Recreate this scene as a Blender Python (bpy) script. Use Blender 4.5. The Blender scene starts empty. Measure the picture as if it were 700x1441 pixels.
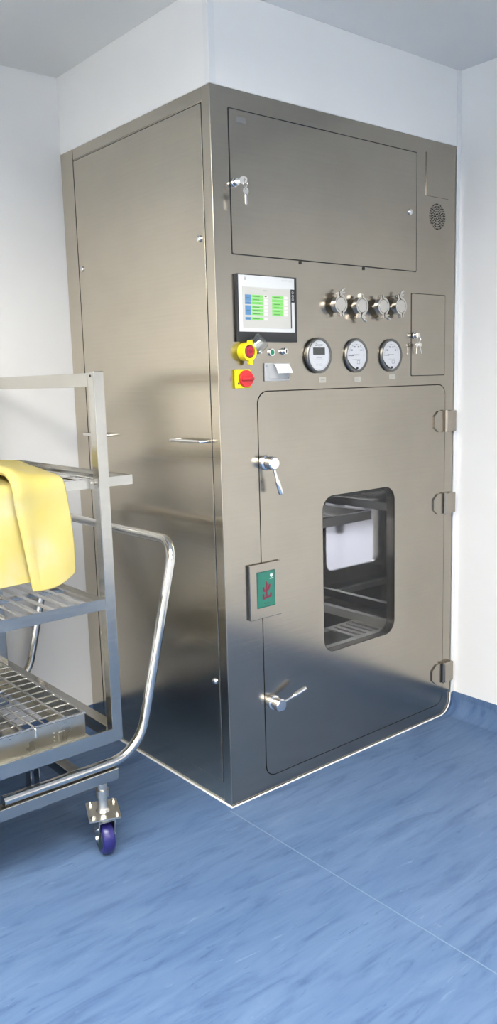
import bpy, bmesh, math, random
from mathutils import Vector, Matrix
random.seed(7)
S = bpy.context.scene
C = S.collection
PI = math.pi

# ------------------------------------------------------------------ camera
cam_d = bpy.data.cameras.new('camera')
cam = bpy.data.objects.new('camera', cam_d)
C.objects.link(cam)
yaw, pit, rol = 0.68864, -0.15758, -0.02715
f = Vector((math.sin(yaw)*math.cos(pit), math.cos(yaw)*math.cos(pit), math.sin(pit)))
r0 = f.cross(Vector((0, 0, 1))).normalized()
u0 = r0.cross(f)
rt = math.cos(rol)*r0 + math.sin(rol)*u0
up = -math.sin(rol)*r0 + math.cos(rol)*u0
m = Matrix((rt, up, -f)).transposed().to_4x4()
m.translation = Vector((-1.52337, -1.97218, 1.36506))
cam.matrix_world = m
cam_d.sensor_fit = 'VERTICAL'
cam_d.sensor_height = 24.0
cam_d.sensor_width = 24.0
cam_d.lens = 24.0*1159.67/1441.0
cam_d.clip_start = 0.02
S.camera = cam

# ------------------------------------------------------------------ world, exposure
w = bpy.data.worlds.new('world')
S.world = w
w.use_nodes = True
w.node_tree.nodes['Background'].inputs[0].default_value = (0.8, 0.86, 0.95, 1)
w.node_tree.nodes['Background'].inputs[1].default_value = 0.02
S.view_settings.view_transform = 'Standard'
S.view_settings.look = 'None'
S.view_settings.gamma = 1.0
S.view_settings.use_curve_mapping = False
S.view_settings.exposure = 0.9
LAMP = 12.6            # strength of the ceiling panels
LAMP_BACK = 24.0
S.cycles.use_denoising = True
S.cycles.max_bounces = 14
S.cycles.diffuse_bounces = 6
S.cycles.glossy_bounces = 8
S.cycles.transmission_bounces = 8
S.cycles.transparent_max_bounces = 12
S.cycles.caustics_reflective = False
S.cycles.caustics_refractive = False
S.cycles.sample_clamp_indirect = 6.0

# ------------------------------------------------------------------ materials
def mat(name, col, rough=0.5, metal=0.0, spec=0.5, **k):
    mt = bpy.data.materials.new(name)
    mt.use_nodes = True
    b = mt.node_tree.nodes['Principled BSDF']
    b.inputs['Base Color'].default_value = (*col, 1)
    b.inputs['Roughness'].default_value = rough
    b.inputs['Metallic'].default_value = metal
    b.inputs['Specular IOR Level'].default_value = spec
    for kk, v in k.items():
        b.inputs[kk].default_value = v
    return mt

def nd(mt, t, **k):
    n = mt.node_tree.nodes.new(t)
    for kk, v in k.items():
        setattr(n, kk, v)
    return n

def lk(mt, a, b):
    mt.node_tree.links.new(a, b)

def ramp(mt, stops):
    r = nd(mt, 'ShaderNodeValToRGB')
    e = r.color_ramp.elements
    while len(e) < len(stops):
        e.new(0.5)
    for el, (p, c) in zip(e, stops):
        el.position = p
        el.color = (*c, 1) if len(c) == 3 else c
    return r

def noise(mt, coord, scale, detail=3, loc=(0, 0, 0), sc=(1, 1, 1), rough=0.5, dist=0.0):
    mp = nd(mt, 'ShaderNodeMapping')
    mp.inputs['Scale'].default_value = sc
    mp.inputs['Location'].default_value = loc
    lk(mt, coord, mp.inputs['Vector'])
    n = nd(mt, 'ShaderNodeTexNoise')
    n.inputs['Scale'].default_value = scale
    n.inputs['Detail'].default_value = detail
    n.inputs['Roughness'].default_value = rough
    n.inputs['Distortion'].default_value = dist
    lk(mt, mp.outputs[0], n.inputs['Vector'])
    return n

def steel(name, col, rough, aniso=0.0, rot=0.0, streak=0.06, bump=0.02, blotch=0.06, brush=(5, 260, 1)):
    mt = mat(name, col, rough, 1.0)
    b = mt.node_tree.nodes['Principled BSDF']
    uv = nd(mt, 'ShaderNodeUVMap', uv_map='UVMap')
    n = noise(mt, uv.outputs[0], 1.0, 2, sc=brush)
    mr = nd(mt, 'ShaderNodeMapRange')
    mr.inputs['To Min'].default_value = rough - streak
    mr.inputs['To Max'].default_value = rough + streak
    mr.inputs['From Min'].default_value = 0.25
    mr.inputs['From Max'].default_value = 0.75
    lk(mt, n.outputs[0], mr.inputs[0])
    lk(mt, mr.outputs[0], b.inputs['Roughness'])
    if blotch:
        n2 = noise(mt, uv.outputs[0], 3.0, 5, sc=(1.0, 1.0, 1), rough=0.6)
        lo = tuple(c*(1-blotch*1.2) for c in col)
        hi = tuple(min(1, c*(1+blotch)) for c in col)
        rp = ramp(mt, [(0.3, lo), (0.7, hi)])
        lk(mt, n2.outputs[0], rp.inputs[0])
        n3 = noise(mt, uv.outputs[0], 1.0, 2, sc=(brush[0]*0.6, brush[1]*0.55, 1), loc=(3, 7, 0))
        mx = nd(mt, 'ShaderNodeMix', data_type='RGBA', blend_type='MULTIPLY')
        mx.inputs[0].default_value = 1.0
        rp2 = ramp(mt, [(0.3, (0.965, 0.965, 0.965)), (0.7, (1, 1, 1))])
        lk(mt, n3.outputs[0], rp2.inputs[0])
        lk(mt, rp.outputs[0], mx.inputs[6])
        lk(mt, rp2.outputs[0], mx.inputs[7])
        lk(mt, mx.outputs[2], b.inputs['Base Color'])
    if bump:
        bp = nd(mt, 'ShaderNodeBump')
        bp.inputs['Strength'].default_value = bump
        bp.inputs['Distance'].default_value = 0.001
        lk(mt, n.outputs[0], bp.inputs['Height'])
        lk(mt, bp.outputs[0], b.inputs['Normal'])
    if aniso:
        tg = nd(mt, 'ShaderNodeTangent', direction_type='UV_MAP', uv_map='UVMap')
        lk(mt, tg.outputs[0], b.inputs['Tangent'])
        b.inputs['Anisotropic'].default_value = aniso
        b.inputs['Anisotropic Rotation'].default_value = rot
    return mt

STEEL = (0.585, 0.53, 0.435)
M = {}
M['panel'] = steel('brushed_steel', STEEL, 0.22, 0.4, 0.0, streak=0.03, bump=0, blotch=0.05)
M['door'] = steel('brushed_steel_front_dimmed', (0.40, 0.365, 0.315), 0.21, 0.4, 0.0, streak=0.03, bump=0, blotch=0.05)  # same steel as the sides, its dimmer reflections put into the base colour
M['chamber'] = steel('polished_chamber_steel', (0.52, 0.53, 0.52), 0.045, 0, streak=0.015, bump=0, blotch=0.02)
M['rail'] = steel('satin_rail_steel', (0.66, 0.65, 0.62), 0.16, 0, streak=0.05, bump=0.01, blotch=0.05, brush=(40, 40, 1))
M['rack'] = mat('rack_steel', (0.62, 0.62, 0.57), 0.14, 0.6)
M['tube'] = steel('polished_tube_steel', (0.66, 0.65, 0.62), 0.13, 0, streak=0.04, bump=0, blotch=0.04, brush=(60, 8, 1))
M['frame'] = steel('trolley_square_tube_steel', (0.5, 0.49, 0.455), 0.22, 0, streak=0.05, bump=0.0, blotch=0.08, brush=(12, 120, 1))
M['sheet'] = steel('tray_sheet_steel', (0.56, 0.54, 0.48), 0.3, 0, streak=0.06, bump=0.0, blotch=0.1, brush=(20, 20, 1))
M['chrome'] = mat('chrome', (0.8, 0.79, 0.77), 0.1, 1.0)
M['cast'] = mat('cast_steel', (0.6, 0.58, 0.55), 0.26, 1.0)
M['bezel_metal'] = mat('dull_grey_bezel', (0.2, 0.2, 0.19), 0.35, 1.0)
M['zinc'] = mat('zinc_plate', (0.62, 0.6, 0.55), 0.3, 1.0)
M['black'] = mat('black_gasket', (0.012, 0.012, 0.013), 0.6)
M['bezel'] = mat('black_bezel_plastic', (0.016, 0.018, 0.02), 0.28)
M['white_plastic'] = mat('white_panel_plastic', (0.66, 0.675, 0.68), 0.35)
M['grey_mark'] = mat('grey_print', (0.28, 0.29, 0.3), 0.6)
M['pale_mark'] = mat('pale_print', (0.5, 0.5, 0.5), 0.6)
M['dark_mark'] = mat('dark_print', (0.06, 0.06, 0.06), 0.6)
M['printer'] = mat('printer_grey', (0.42, 0.43, 0.44), 0.45)
M['dial'] = mat('dial_card', (0.82, 0.82, 0.83), 0.5)
M['lcd'] = mat('lcd_glass_grey', (0.09, 0.095, 0.085), 0.25)
M['yellow'] = mat('yellow_plastic', (0.88, 0.76, 0.012), 0.38)
M['red'] = mat('red_plastic', (0.55, 0.018, 0.025), 0.32)
M['dark_red'] = mat('dark_red_plastic', (0.28, 0.02, 0.045), 0.3)
M['green_cap'] = mat('green_cap', (0.005, 0.2, 0.1), 0.3)
M['paper'] = mat('receipt_paper', (0.86, 0.86, 0.85), 0.7)
M['sticker'] = mat('grey_sticker', (0.2, 0.2, 0.2), 0.5)
M['clear_sticker'] = mat('pale_sticker', (0.42, 0.40, 0.345), 0.4)
M['sign_green'] = mat('sign_green', (0.014, 0.155, 0.108), 0.35)
M['sign_dark'] = mat('sign_dark_green', (0.008, 0.085, 0.068), 0.35)
M['sign_red'] = mat('sign_red', (0.17, 0.010, 0.035), 0.5)
M['caulk'] = mat('white_caulk', (0.85, 0.86, 0.84), 0.5)
M['polyurethane'] = mat('purple_blue_polyurethane', (0.02, 0.018, 0.135), 0.3)
M['hub'] = mat('dark_green_hub', (0.02, 0.04, 0.035), 0.4)
M['white_alu'] = mat('white_trim', (0.8, 0.81, 0.81), 0.35)

def wall_mat(name, col, rough=0.45):
    mt = mat(name, col, rough, 0, 0.4)
    b = mt.node_tree.nodes['Principled BSDF']
    tc = nd(mt, 'ShaderNodeTexCoord')
    n = noise(mt, tc.outputs['Object'], 2.5, 4)
    rp = ramp(mt, [(0.3, tuple(c*0.975 for c in col)), (0.7, tuple(min(1, c*1.015) for c in col))])
    lk(mt, n.outputs[0], rp.inputs[0])
    lk(mt, rp.outputs[0], b.inputs['Base Color'])
    return mt
M['wall'] = wall_mat('white_wall_panel', (0.86, 0.855, 0.84))
M['ceil'] = wall_mat('white_ceiling_panel', (0.73, 0.73, 0.71))
M['pale_floor'] = wall_mat('pale_lilac_floor', (0.7, 0.7, 0.76), 0.3)
M['bench'] = mat('dark_grey_foot', (0.05, 0.05, 0.055), 0.4)

def vinyl():
    mt = mat('blue_marbled_vinyl', (0.12, 0.27, 0.53), 0.42, 0, 0.22)
    b = mt.node_tree.nodes['Principled BSDF']
    g = nd(mt, 'ShaderNodeNewGeometry')
    pos = g.outputs['Position']
    broad = noise(mt, pos, 1.0, 3, sc=(1.1, 4.5, 2.0), rough=0.55, dist=0.4)
    fine = noise(mt, pos, 1.0, 6, sc=(4.5, 26, 10), rough=0.62, dist=0.7, loc=(1.3, 4.1, 0))
    fleck = noise(mt, pos, 1.0, 5, sc=(9, 55, 20), rough=0.65, dist=1.2, loc=(5, 2, 0))
    rb = ramp(mt, [(0.3, (0.070, 0.127, 0.243)), (0.72, (0.102, 0.166, 0.290))])
    lk(mt, broad.outputs[0], rb.inputs[0])
    rf = ramp(mt, [(0.27, (0.62, 0.66, 0.73)), (0.47, (1.0, 1.0, 1.0)), (0.72, (1.28, 1.22, 1.14))])
    lk(mt, fine.outputs[0], rf.inputs[0])
    mx = nd(mt, 'ShaderNodeMix', data_type='RGBA', blend_type='MULTIPLY')
    mx.inputs[0].default_value = 1.0
    lk(mt, rb.outputs[0], mx.inputs[6]); lk(mt, rf.outputs[0], mx.inputs[7])
    rk = ramp(mt, [(0.29, (1, 1, 1)), (0.38, (0, 0, 0))])
    lk(mt, fleck.outputs[0], rk.inputs[0])
    m2 = nd(mt, 'ShaderNodeMix', data_type='RGBA')
    m2.inputs[7].default_value = (0.048, 0.09, 0.185, 1)
    k = nd(mt, 'ShaderNodeMath', operation='MULTIPLY'); k.inputs[1].default_value = 0.75
    lk(mt, rk.outputs[0], k.inputs[0]); lk(mt, k.outputs[0], m2.inputs[0])
    lk(mt, mx.outputs[2], m2.inputs[6])
    rl = ramp(mt, [(0.63, (0, 0, 0)), (0.73, (1, 1, 1))])
    lk(mt, fleck.outputs[0], rl.inputs[0])
    m3 = nd(mt, 'ShaderNodeMix', data_type='RGBA')
    m3.inputs[7].default_value = (0.18, 0.26, 0.385, 1)
    k2 = nd(mt, 'ShaderNodeMath', operation='MULTIPLY'); k2.inputs[1].default_value = 0.5
    lk(mt, rl.outputs[0], k2.inputs[0]); lk(mt, k2.outputs[0], m3.inputs[0])
    lk(mt, m2.outputs[2], m3.inputs[6])
    lk(mt, m3.outputs[2], b.inputs['Base Color'])
    return mt
M['vinyl'] = vinyl()
M['weld'] = mat('vinyl_weld', (0.118, 0.19, 0.305), 0.4)

def glass(name, tint, mixf=0.02):
    mt = bpy.data.materials.new(name)
    mt.use_nodes = True
    nt = mt.node_tree
    nt.nodes.clear()
    out = nt.nodes.new('ShaderNodeOutputMaterial')
    tr = nt.nodes.new('ShaderNodeBsdfTransparent'); tr.inputs[0].default_value = (*tint, 1)
    gl = nt.nodes.new('ShaderNodeBsdfGlossy'); gl.inputs['Roughness'].default_value = 0.02
    lw = nt.nodes.new('ShaderNodeLayerWeight'); lw.inputs[0].default_value = 0.5
    pw = nt.nodes.new('ShaderNodeMath'); pw.operation = 'POWER'; pw.inputs[1].default_value = 4.0
    ad = nt.nodes.new('ShaderNodeMath'); ad.operation = 'MULTIPLY_ADD'
    ad.inputs[1].default_value = 0.6; ad.inputs[2].default_value = mixf
    nt.links.new(lw.outputs['Facing'], pw.inputs[0]); nt.links.new(pw.outputs[0], ad.inputs[0])
    mx = nt.nodes.new('ShaderNodeMixShader')
    nt.links.new(ad.outputs[0], mx.inputs[0])
    nt.links.new(tr.outputs[0], mx.inputs[1]); nt.links.new(gl.outputs[0], mx.inputs[2])
    nt.links.new(mx.outputs[0], out.inputs[0])
    return mt
M['glass'] = glass('window_glass', (0.89, 0.89, 0.90))
M['clear'] = glass('clear_plastic', (0.95, 0.955, 0.965))
M['cup'] = glass('clear_cover_plastic', (0.93, 0.94, 0.95), 0.12)

def emit(name, col, st, base=(0.8, 0.8, 0.8)):
    mt = mat(name, base, 0.4)
    b = mt.node_tree.nodes['Principled BSDF']
    b.inputs['Emission Color'].default_value = (*col, 1)
    b.inputs['Emission Strength'].default_value = st
    return mt
M['lamp'] = emit('lamp_diffuser', (1.0, 0.95, 0.87), LAMP)
M['lamp_back'] = emit('lamp_diffuser_back_room', (0.97, 0.97, 1.0), LAMP_BACK)
M['scr_white'] = emit('screen_white', (0.9, 0.92, 0.94), 0.35, (0.3, 0.3, 0.3))
M['scr_bg'] = emit('screen_grey', (0.62, 0.62, 0.57), 0.4, (0.2, 0.2, 0.2))
M['scr_green'] = emit('screen_green', (0.22, 0.78, 0.12), 0.5, (0.05, 0.1, 0.05))
M['scr_blue'] = emit('screen_blue', (0.07, 0.3, 0.55), 0.5, (0.05, 0.05, 0.1))
M['scr_cell'] = emit('screen_cell', (0.85, 0.85, 0.74), 0.48, (0.2, 0.2, 0.2))
M['scr_line'] = emit('screen_dark_line', (0.06, 0.14, 0.07), 0.5, (0.02, 0.02, 0.02))

def cloth_mat():
    mt = mat('yellow_cloth', (0.9, 0.8, 0.3), 0.55, 0, 0.3)
    b = mt.node_tree.nodes['Principled BSDF']
    tc = nd(mt, 'ShaderNodeTexCoord')
    n = noise(mt, tc.outputs['Object'], 7.0, 4, rough=0.55)
    rp = ramp(mt, [(0.38, (0.57, 0.495, 0.15)), (0.55, (0.575, 0.51, 0.20)), (0.68, (0.565, 0.525, 0.30))])
    lk(mt, n.outputs[0], rp.inputs[0])
    lk(mt, rp.outputs[0], b.inputs['Base Color'])
    b.inputs['Subsurface Weight'].default_value = 0.0
    # thin rubbery sheet: part of the light passes through
    nt = mt.node_tree
    tl = nt.nodes.new('ShaderNodeBsdfTranslucent')
    tl.inputs[0].default_value = (0.95, 0.72, 0.1, 1)
    mx = nt.nodes.new('ShaderNodeMixShader')
    mx.inputs[0].default_value = 0.25
    out = nt.nodes['Material Output']
    nt.links.new(b.outputs[0], mx.inputs[1]); nt.links.new(tl.outputs[0], mx.inputs[2])
    nt.links.new(mx.outputs[0], out.inputs[0])
    return mt
M['cloth'] = cloth_mat()

# ------------------------------------------------------------------ mesh helpers
W = {}      # world location of every object

class MB:
    def __init__(s):
        s.bm = bmesh.new()
        s.mats = []
        s.cur = 0
    def use(s, key):
        if key not in s.mats:
            s.mats.append(key)
        s.cur = s.mats.index(key)
        return s
    def add(s, verts, faces, smooth=False):
        vs = [s.bm.verts.new(v) for v in verts]
        out = []
        for fc in faces:
            try:
                q = s.bm.faces.new([vs[i] for i in fc])
            except ValueError:
                continue
            q.material_index = s.cur
            q.smooth = smooth
            out.append(q)
        return out
    def box(s, x0, x1, y0, y1, z0, z1, bev=0.0, seg=2):
        t = bmesh.new()
        bmesh.ops.create_cube(t, size=1.0)
        for v in t.verts:
            v.co = Vector(((x0+x1)/2 + v.co.x*(x1-x0), (y0+y1)/2 + v.co.y*(y1-y0), (z0+z1)/2 + v.co.z*(z1-z0)))
        if bev > 0:
            bmesh.ops.bevel(t, geom=t.edges[:], offset=bev, segments=seg, affect='EDGES', profile=0.5)
        s.merge(t, False)
        return s
    def merge(s, t, smooth):
        t.verts.index_update()
        vs = [tuple(v.co) for v in t.verts]
        fs = [[v.index for v in fc.verts] for fc in t.faces]
        s.add(vs, fs, smooth)
        t.free()
    def prism(s, pts, fn, d0, d1, smooth=False):
        n = len(pts)
        vs = [fn(u, v, d0) for u, v in pts] + [fn(u, v, d1) for u, v in pts]
        fs = [list(range(n)), list(range(2*n-1, n-1, -1))]
        s.add(vs, fs)
        s.add(vs, [[i, (i+1) % n, n+(i+1) % n, n+i] for i in range(n)], smooth)
        return s
    def ring(s, outer, inner, fn, d0, d1):
        n = len(outer)
        vs = [fn(u, v, d0) for u, v in outer] + [fn(u, v, d0) for u, v in inner]
        vs += [fn(u, v, d1) for u, v in outer] + [fn(u, v, d1) for u, v in inner]
        fs = []
        for i in range(n):
            j = (i+1) % n
            fs += [[i, j, n+j, n+i], [2*n+i, 3*n+i, 3*n+j, 2*n+j], [i, 2*n+i, 2*n+j, j], [n+i, n+j, 3*n+j, 3*n+i]]
        s.add(vs, fs)
        return s
    def lathe(s, prof, org, ax, seg=32, smooth=True):
        ax = Vector(ax).normalized()
        a = ax.orthogonal().normalized()
        b = ax.cross(a)
        org = Vector(org)
        vs, fs = [], []
        for r, h in prof:
            for k in range(seg):
                t = 2*PI*k/seg
                vs.append(tuple(org + ax*h + (a*math.cos(t)+b*math.sin(t))*max(r, 1e-5)))
        for i in range(len(prof)-1):
            for k in range(seg):
                j = (k+1) % seg
                fs.append([i*seg+k, i*seg+j, (i+1)*seg+j, (i+1)*seg+k])
        s.add(vs, fs, smooth)
        n = len(prof)
        s.add([vs[k] for k in range(seg)], [list(range(seg))])
        s.add([vs[(n-1)*seg+k] for k in range(seg)], [list(range(seg))])
        return s
    def cyl(s, p0, p1, r, r1=None, seg=20, bev=0.0):
        p0, p1 = Vector(p0), Vector(p1)
        L = (p1-p0).length
        r1 = r if r1 is None else r1
        pr = [(r, 0), (r1, L)]
        if bev:
            pr = [(r-bev, 0), (r, bev), (r1, L-bev), (r1-bev, L)]
        return s.lathe(pr, p0, p1-p0, seg)
    def tube(s, path, r, seg=12, caps=True):
        P = [Vector(p) for p in path]
        n = len(P)
        T = []
        for i in range(n):
            a = P[min(i+1, n-1)] - P[max(i-1, 0)]
            T.append(a.normalized())
        nrm = T[0].orthogonal().normalized()
        vs, fs = [], []
        for i in range(n):
            nrm = (nrm - T[i]*nrm.dot(T[i])).normalized()
            b = T[i].cross(nrm)
            rr = r[i] if isinstance(r, (list, tuple)) else r
            for k in range(seg):
                t = 2*PI*k/seg
                vs.append(tuple(P[i] + (nrm*math.cos(t)+b*math.sin(t))*rr))
        for i in range(n-1):
            for k in range(seg):
                j = (k+1) % seg
                fs.append([i*seg+k, i*seg+j, (i+1)*seg+j, (i+1)*seg+k])
        s.add(vs, fs, True)
        if caps:
            s.add(vs[:seg], [list(range(seg))])
            s.add(vs[-seg:], [list(range(seg))])
        return s
    def build(s, name, key=None, parent=None, label=None, weld=False):
        if key is not None and not s.mats:
            s.mats = [key]
        if weld:
            bmesh.ops.remove_doubles(s.bm, verts=s.bm.verts[:], dist=1e-5)
        bmesh.ops.recalc_face_normals(s.bm, faces=s.bm.faces[:])
        xs = [v.co for v in s.bm.verts]
        lo = Vector((min(v.x for v in xs), min(v.y for v in xs), min(v.z for v in xs)))
        hi = Vector((max(v.x for v in xs), max(v.y for v in xs), max(v.z for v in xs)))
        c = Vector(((lo.x+hi.x)/2, (lo.y+hi.y)/2, lo.z if parent is None else (lo.z+hi.z)/2))
        for e in s.bm.edges:
            if len(e.link_faces) == 2 and e.calc_face_angle(0) > 0.6:
                e.smooth = False
        uvl = s.bm.loops.layers.uv.new('UVMap')
        for fc in s.bm.faces:
            a = fc.normal
            ax = max(range(3), key=lambda i: abs(a[i]))
            for l in fc.loops:
                p = l.vert.co
                l[uvl].uv = (p.y, p.z) if ax == 0 else ((p.x, p.z) if ax == 1 else (p.x, p.y))
        for v in s.bm.verts:
            v.co -= c
        me = bpy.data.meshes.new(name)
        s.bm.to_mesh(me)
        s.bm.free()
        for k in s.mats:
            me.materials.append(M[k])
        o = bpy.data.objects.new(name, me)
        C.objects.link(o)
        W[o.name] = c
        if parent is not None:
            o.parent = parent
            o.location = c - W[parent.name]
        else:
            o.location = c
        if label:
            o['label'] = label
        return o

def tag(o, label, cat, group=None):
    o['label'] = label
    o['category'] = cat
    if group:
        o['group'] = group
    return o

def thing(name, label, cat, loc, group=None):
    o = bpy.data.objects.new(name, None)
    o.empty_display_size = 0.1
    C.objects.link(o)
    o.location = loc
    W[o.name] = Vector(loc)
    return tag(o, label, cat, group)

def struct(name, mb, key=None):
    o = mb.build(name, key)
    o['kind'] = 'structure'
    return o

def rr(u0, u1, v0, v1, r, n=8, rads=None):
    """rounded rectangle, counter-clockwise from the lower left corner"""
    R = rads or (r, r, r, r)       # lower-left, lower-right, upper-right, upper-left
    pts = []
    for (cu, cv, a0, q) in ((u0, v0, PI, R[0]), (u1, v0, 1.5*PI, R[1]), (u1, v1, 0, R[2]), (u0, v1, 0.5*PI, R[3])):
        q = max(q, 1e-4)
        cx = cu + q if cu == u0 else cu - q
        cy = cv + q if cv == v0 else cv - q
        for i in range(n+1):
            a = a0 + 0.5*PI*i/n
            pts.append((cx+q*math.cos(a), cy+q*math.sin(a)))
    return pts

def fillet(P, rad, n=8):
    P = [Vector(p) for p in P]
    out = [P[0]]
    for i in range(1, len(P)-1):
        r = rad[i-1] if isinstance(rad, (list, tuple)) else rad
        a = (P[i-1]-P[i]).normalized()
        b = (P[i+1]-P[i]).normalized()
        th = a.angle(b)
        d = r/math.tan(th/2)
        p0, p1 = P[i]+a*d, P[i]+b*d
        cdir = (a+b).normalized()
        cen = P[i] + cdir*(r/math.sin(th/2))
        v0, v1 = p0-cen, p1-cen
        tot = v0.angle(v1)
        for k in range(n+1):
            t = k/n
            out.append(cen + (v0*math.sin((1-t)*tot)+v1*math.sin(t*tot))/math.sin(tot))
    out.append(P[-1])
    return out

def front(u, v, d):      # the cabinet's front: u to the right, v up, d out of the face
    return (u, -d, v)

def left(u, v, d):       # the cabinet's left side
    return (-d, u, v)

def disc(cu, cv, r, n=28):
    return [(cu+r*math.cos(2*PI*k/n), cv+r*math.sin(2*PI*k/n)) for k in range(n)]

def text_into(mb, txt, size, cu, cv, fn, d, key, shear=0.0, align='CENTER', thick=0.0):
    cu_ = bpy.data.curves.new('lettering', 'FONT')
    cu_.body = txt
    cu_.size = size
    cu_.shear = shear
    cu_.align_x = align
    cu_.align_y = 'CENTER'
    cu_.offset = thick
    o = bpy.data.objects.new('lettering', cu_)
    C.objects.link(o)
    dg = bpy.context.evaluated_depsgraph_get()
    me = o.evaluated_get(dg).to_mesh()
    vs = [fn(cu+v.co.x, cv+v.co.y, d) for v in me.vertices]
    fs = [list(p.vertices) for p in me.polygons]
    mb.use(key)
    mb.add(vs, fs)
    o.evaluated_get(dg).to_mesh_clear()
    bpy.data.objects.remove(o)
    bpy.data.curves.remove(cu_)

# ------------------------------------------------------------------ room
CW, CD, CH = 1.1435, 0.904, 2.2        # cabinet
RX, CZ = 1.1635, 2.465                 # right wall, ceiling
LX, NY = -3.3, -5.6                    # left wall, wall behind the camera
BY = 0.907                             # face of the back wall

fl = MB(); fl.box(LX-0.06, RX+0.06, NY-0.06, BY+0.06, -0.08, 0.0)
struct('floor', fl, 'vinyl')
wd = MB(); wd.box(-0.0215, -0.0165, NY, -0.012, 0.0, 0.0006)
struct('trim_1', wd, 'weld')
b = MB(); b.box(LX-0.06, RX+0.06, NY-0.06, BY+0.06, CZ, CZ+0.08)
struct('ceiling', b, 'ceil')
b = MB(); b.box(RX, RX+0.06, NY-0.06, BY+0.06, 0, CZ)
struct('wall_right', b, 'wall')
b = MB(); b.box(LX-0.06, LX, NY-0.06, BY+0.06, 0, CZ)
struct('wall_left', b, 'wall')
b = MB(); b.box(LX, RX, NY-0.06, NY, 0, CZ)
struct('wall_front', b, 'wall')
b = MB()
b.ring(rr(LX, RX, 0.0, CZ, 0.0005, 2), rr(0.30, 0.92, 0.34, 1.06, 0.0005, 2), front, -BY, -(BY+0.06))
struct('wall_back', b, 'wall')
# boxed-in panel above the cabinet
b = MB(); b.box(0.0, RX, 0.0, BY, CH+0.001, CZ, 0.002)
struct('wall_above_cabinet', b, 'wall')
b = MB(); b.box(CW, RX-0.0005, -0.006, 0.0, 0.085, CZ-0.001, 0.002)
struct('trim_2', b, 'white_alu')
b = MB(); b.box(-0.0012, 0.022, -0.0012, 0.022, CH+0.002, CZ-0.001, 0.0005)
struct('trim_3', b, 'white_alu')

def cove(name, ax, at, a0, a1, sgn):
    """vinyl curving up from the floor onto a wall"""
    pr = [(0.0, 0.085), (0.0025, 0.085), (0.003, 0.06)]
    for k in range(7):
        t = k/6*PI/2
        pr.append((0.003+0.055*(1-math.cos(t)), 0.06-0.0585*math.sin(t)))
    pr += [(0.06, 0.0), (0.0, 0.0)]
    mb = MB()
    fn = (lambda u, v, d: (at+sgn*u, d, v)) if ax == 'x' else (lambda u, v, d: (d, at+sgn*u, v))
    mb.prism(pr, fn, a0, a1, True)
    return struct(name, mb, 'vinyl')
cove('baseboard_right', 'x', RX, NY, 0.0, -1)
cove('baseboard_back', 'y', BY, LX, 0.0, -1)
cove('baseboard_left', 'x', LX, NY, BY, 1)
cove('baseboard_front', 'y', NY, LX, RX, 1)
# vinyl turned up in the corner below the cabinet's right edge
R_ = 0.062
pts = [(RX-0.002, 0.0), (RX-0.002, 0.082)]
for k in range(9):
    a = -0.5*PI*k/8
    pts.append((CW-0.005-R_+R_*math.cos(a), 0.002+R_+R_*math.sin(a)))
b = MB(); b.prism(pts, front, 0.0005, 0.003)
struct('baseboard_corner', b, 'vinyl')

# white sealant beads along the foot of the cabinet
path = [(-0.0035, CD-0.01, 0.002), (-0.0035, -0.003, 0.002)]
b = MB(); b.tube(path, 0.0036, 8)
path = [(-0.004, -0.004, 0.003), (CW-0.005-R_, -0.004, 0.003)]
for k in range(1, 9):
    a = -0.5*PI + 0.5*PI*k/8
    path.append((CW-0.005-R_+R_*math.cos(a), -0.004, 0.003+R_+R_*math.sin(a)))
path.append((CW-0.005, -0.004, 0.085))
b.tube(path, 0.0026, 8)
struct('trim_4', b, 'caulk')

# ------------------------------------------------------------------ ceiling lamps
lamp_spots = [(-1.00, -1.50, 'square white panel lamp in the ceiling nearest the front of the steel cabinet'),
              (-2.15, -0.95, 'square white panel lamp in the ceiling left of the trolley'),
              (-2.30, -3.00, 'square white panel lamp in the ceiling just behind the camera'),
              (-0.75, -4.20, 'square white panel lamp in the ceiling farthest behind the camera')]
def lamp(x, y, lb, key, grp=None):
    t = thing('ceiling_light', lb, 'ceiling light', (x, y, CZ), grp)
    h = 0.56
    b = MB(); b.ring(rr(x-h, x+h, y-h, y+h, 0.01, 3), rr(x-h+0.022, x+h-0.022, y-h+0.022, y+h-0.022, 0.005, 3), lambda u, v, d: (u, v, CZ-d), 0.0, SHADE_RIM)
    b.build('frame', 'white_alu', t)  # frame depth invented to keep lamp light off the upper walls
    h -= 0.023
    b = MB(); b.box(x-h, x+h, y-h, y+h, CZ-0.010, CZ-0.002)
    b.build('diffuser', key, t)
SHADE_RIM = 0.11
for x, y, lb in lamp_spots:
    lamp(x, y, lb, 'lamp', 'ceiling panel lamps')

# ------------------------------------------------------------------ room beyond, seen through the cabinet
y0, y1 = BY+0.06, 4.6
b = MB(); b.box(-3.3, 1.9, y0, y1, -0.08, 0.0); struct('floor_beyond', b, 'pale_floor')
b = MB(); b.box(-3.3, 1.9, y0, y1, CZ, CZ+0.08); struct('ceiling_beyond', b, 'ceil')
b = MB(); b.box(-3.3, 1.9, y1, y1+0.06, 0, CZ); struct('wall_beyond', b, 'wall')
b = MB(); b.box(-3.36, -3.3, y0, y1, 0, CZ); struct('wall_beyond_left', b, 'wall')
b = MB(); b.box(1.9, 1.96, y0, y1, 0, CZ); struct('wall_beyond_right', b, 'wall')
lamp(-1.4, 2.6, 'panel lamp in the ceiling of the room behind the cabinet', 'lamp_back')
bx, by = -1.61, 3.11
t = thing('workbench', 'grey bench seen only by one dark tapered foot through the cabinet window', 'bench', (bx-0.5, by+0.3, 0))
b = MB(); b.box(bx-1.0, bx+0.06, by-0.06, by+0.6, 0.82, 0.86, 0.004); b.build('bench_top', 'rail', t)
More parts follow.
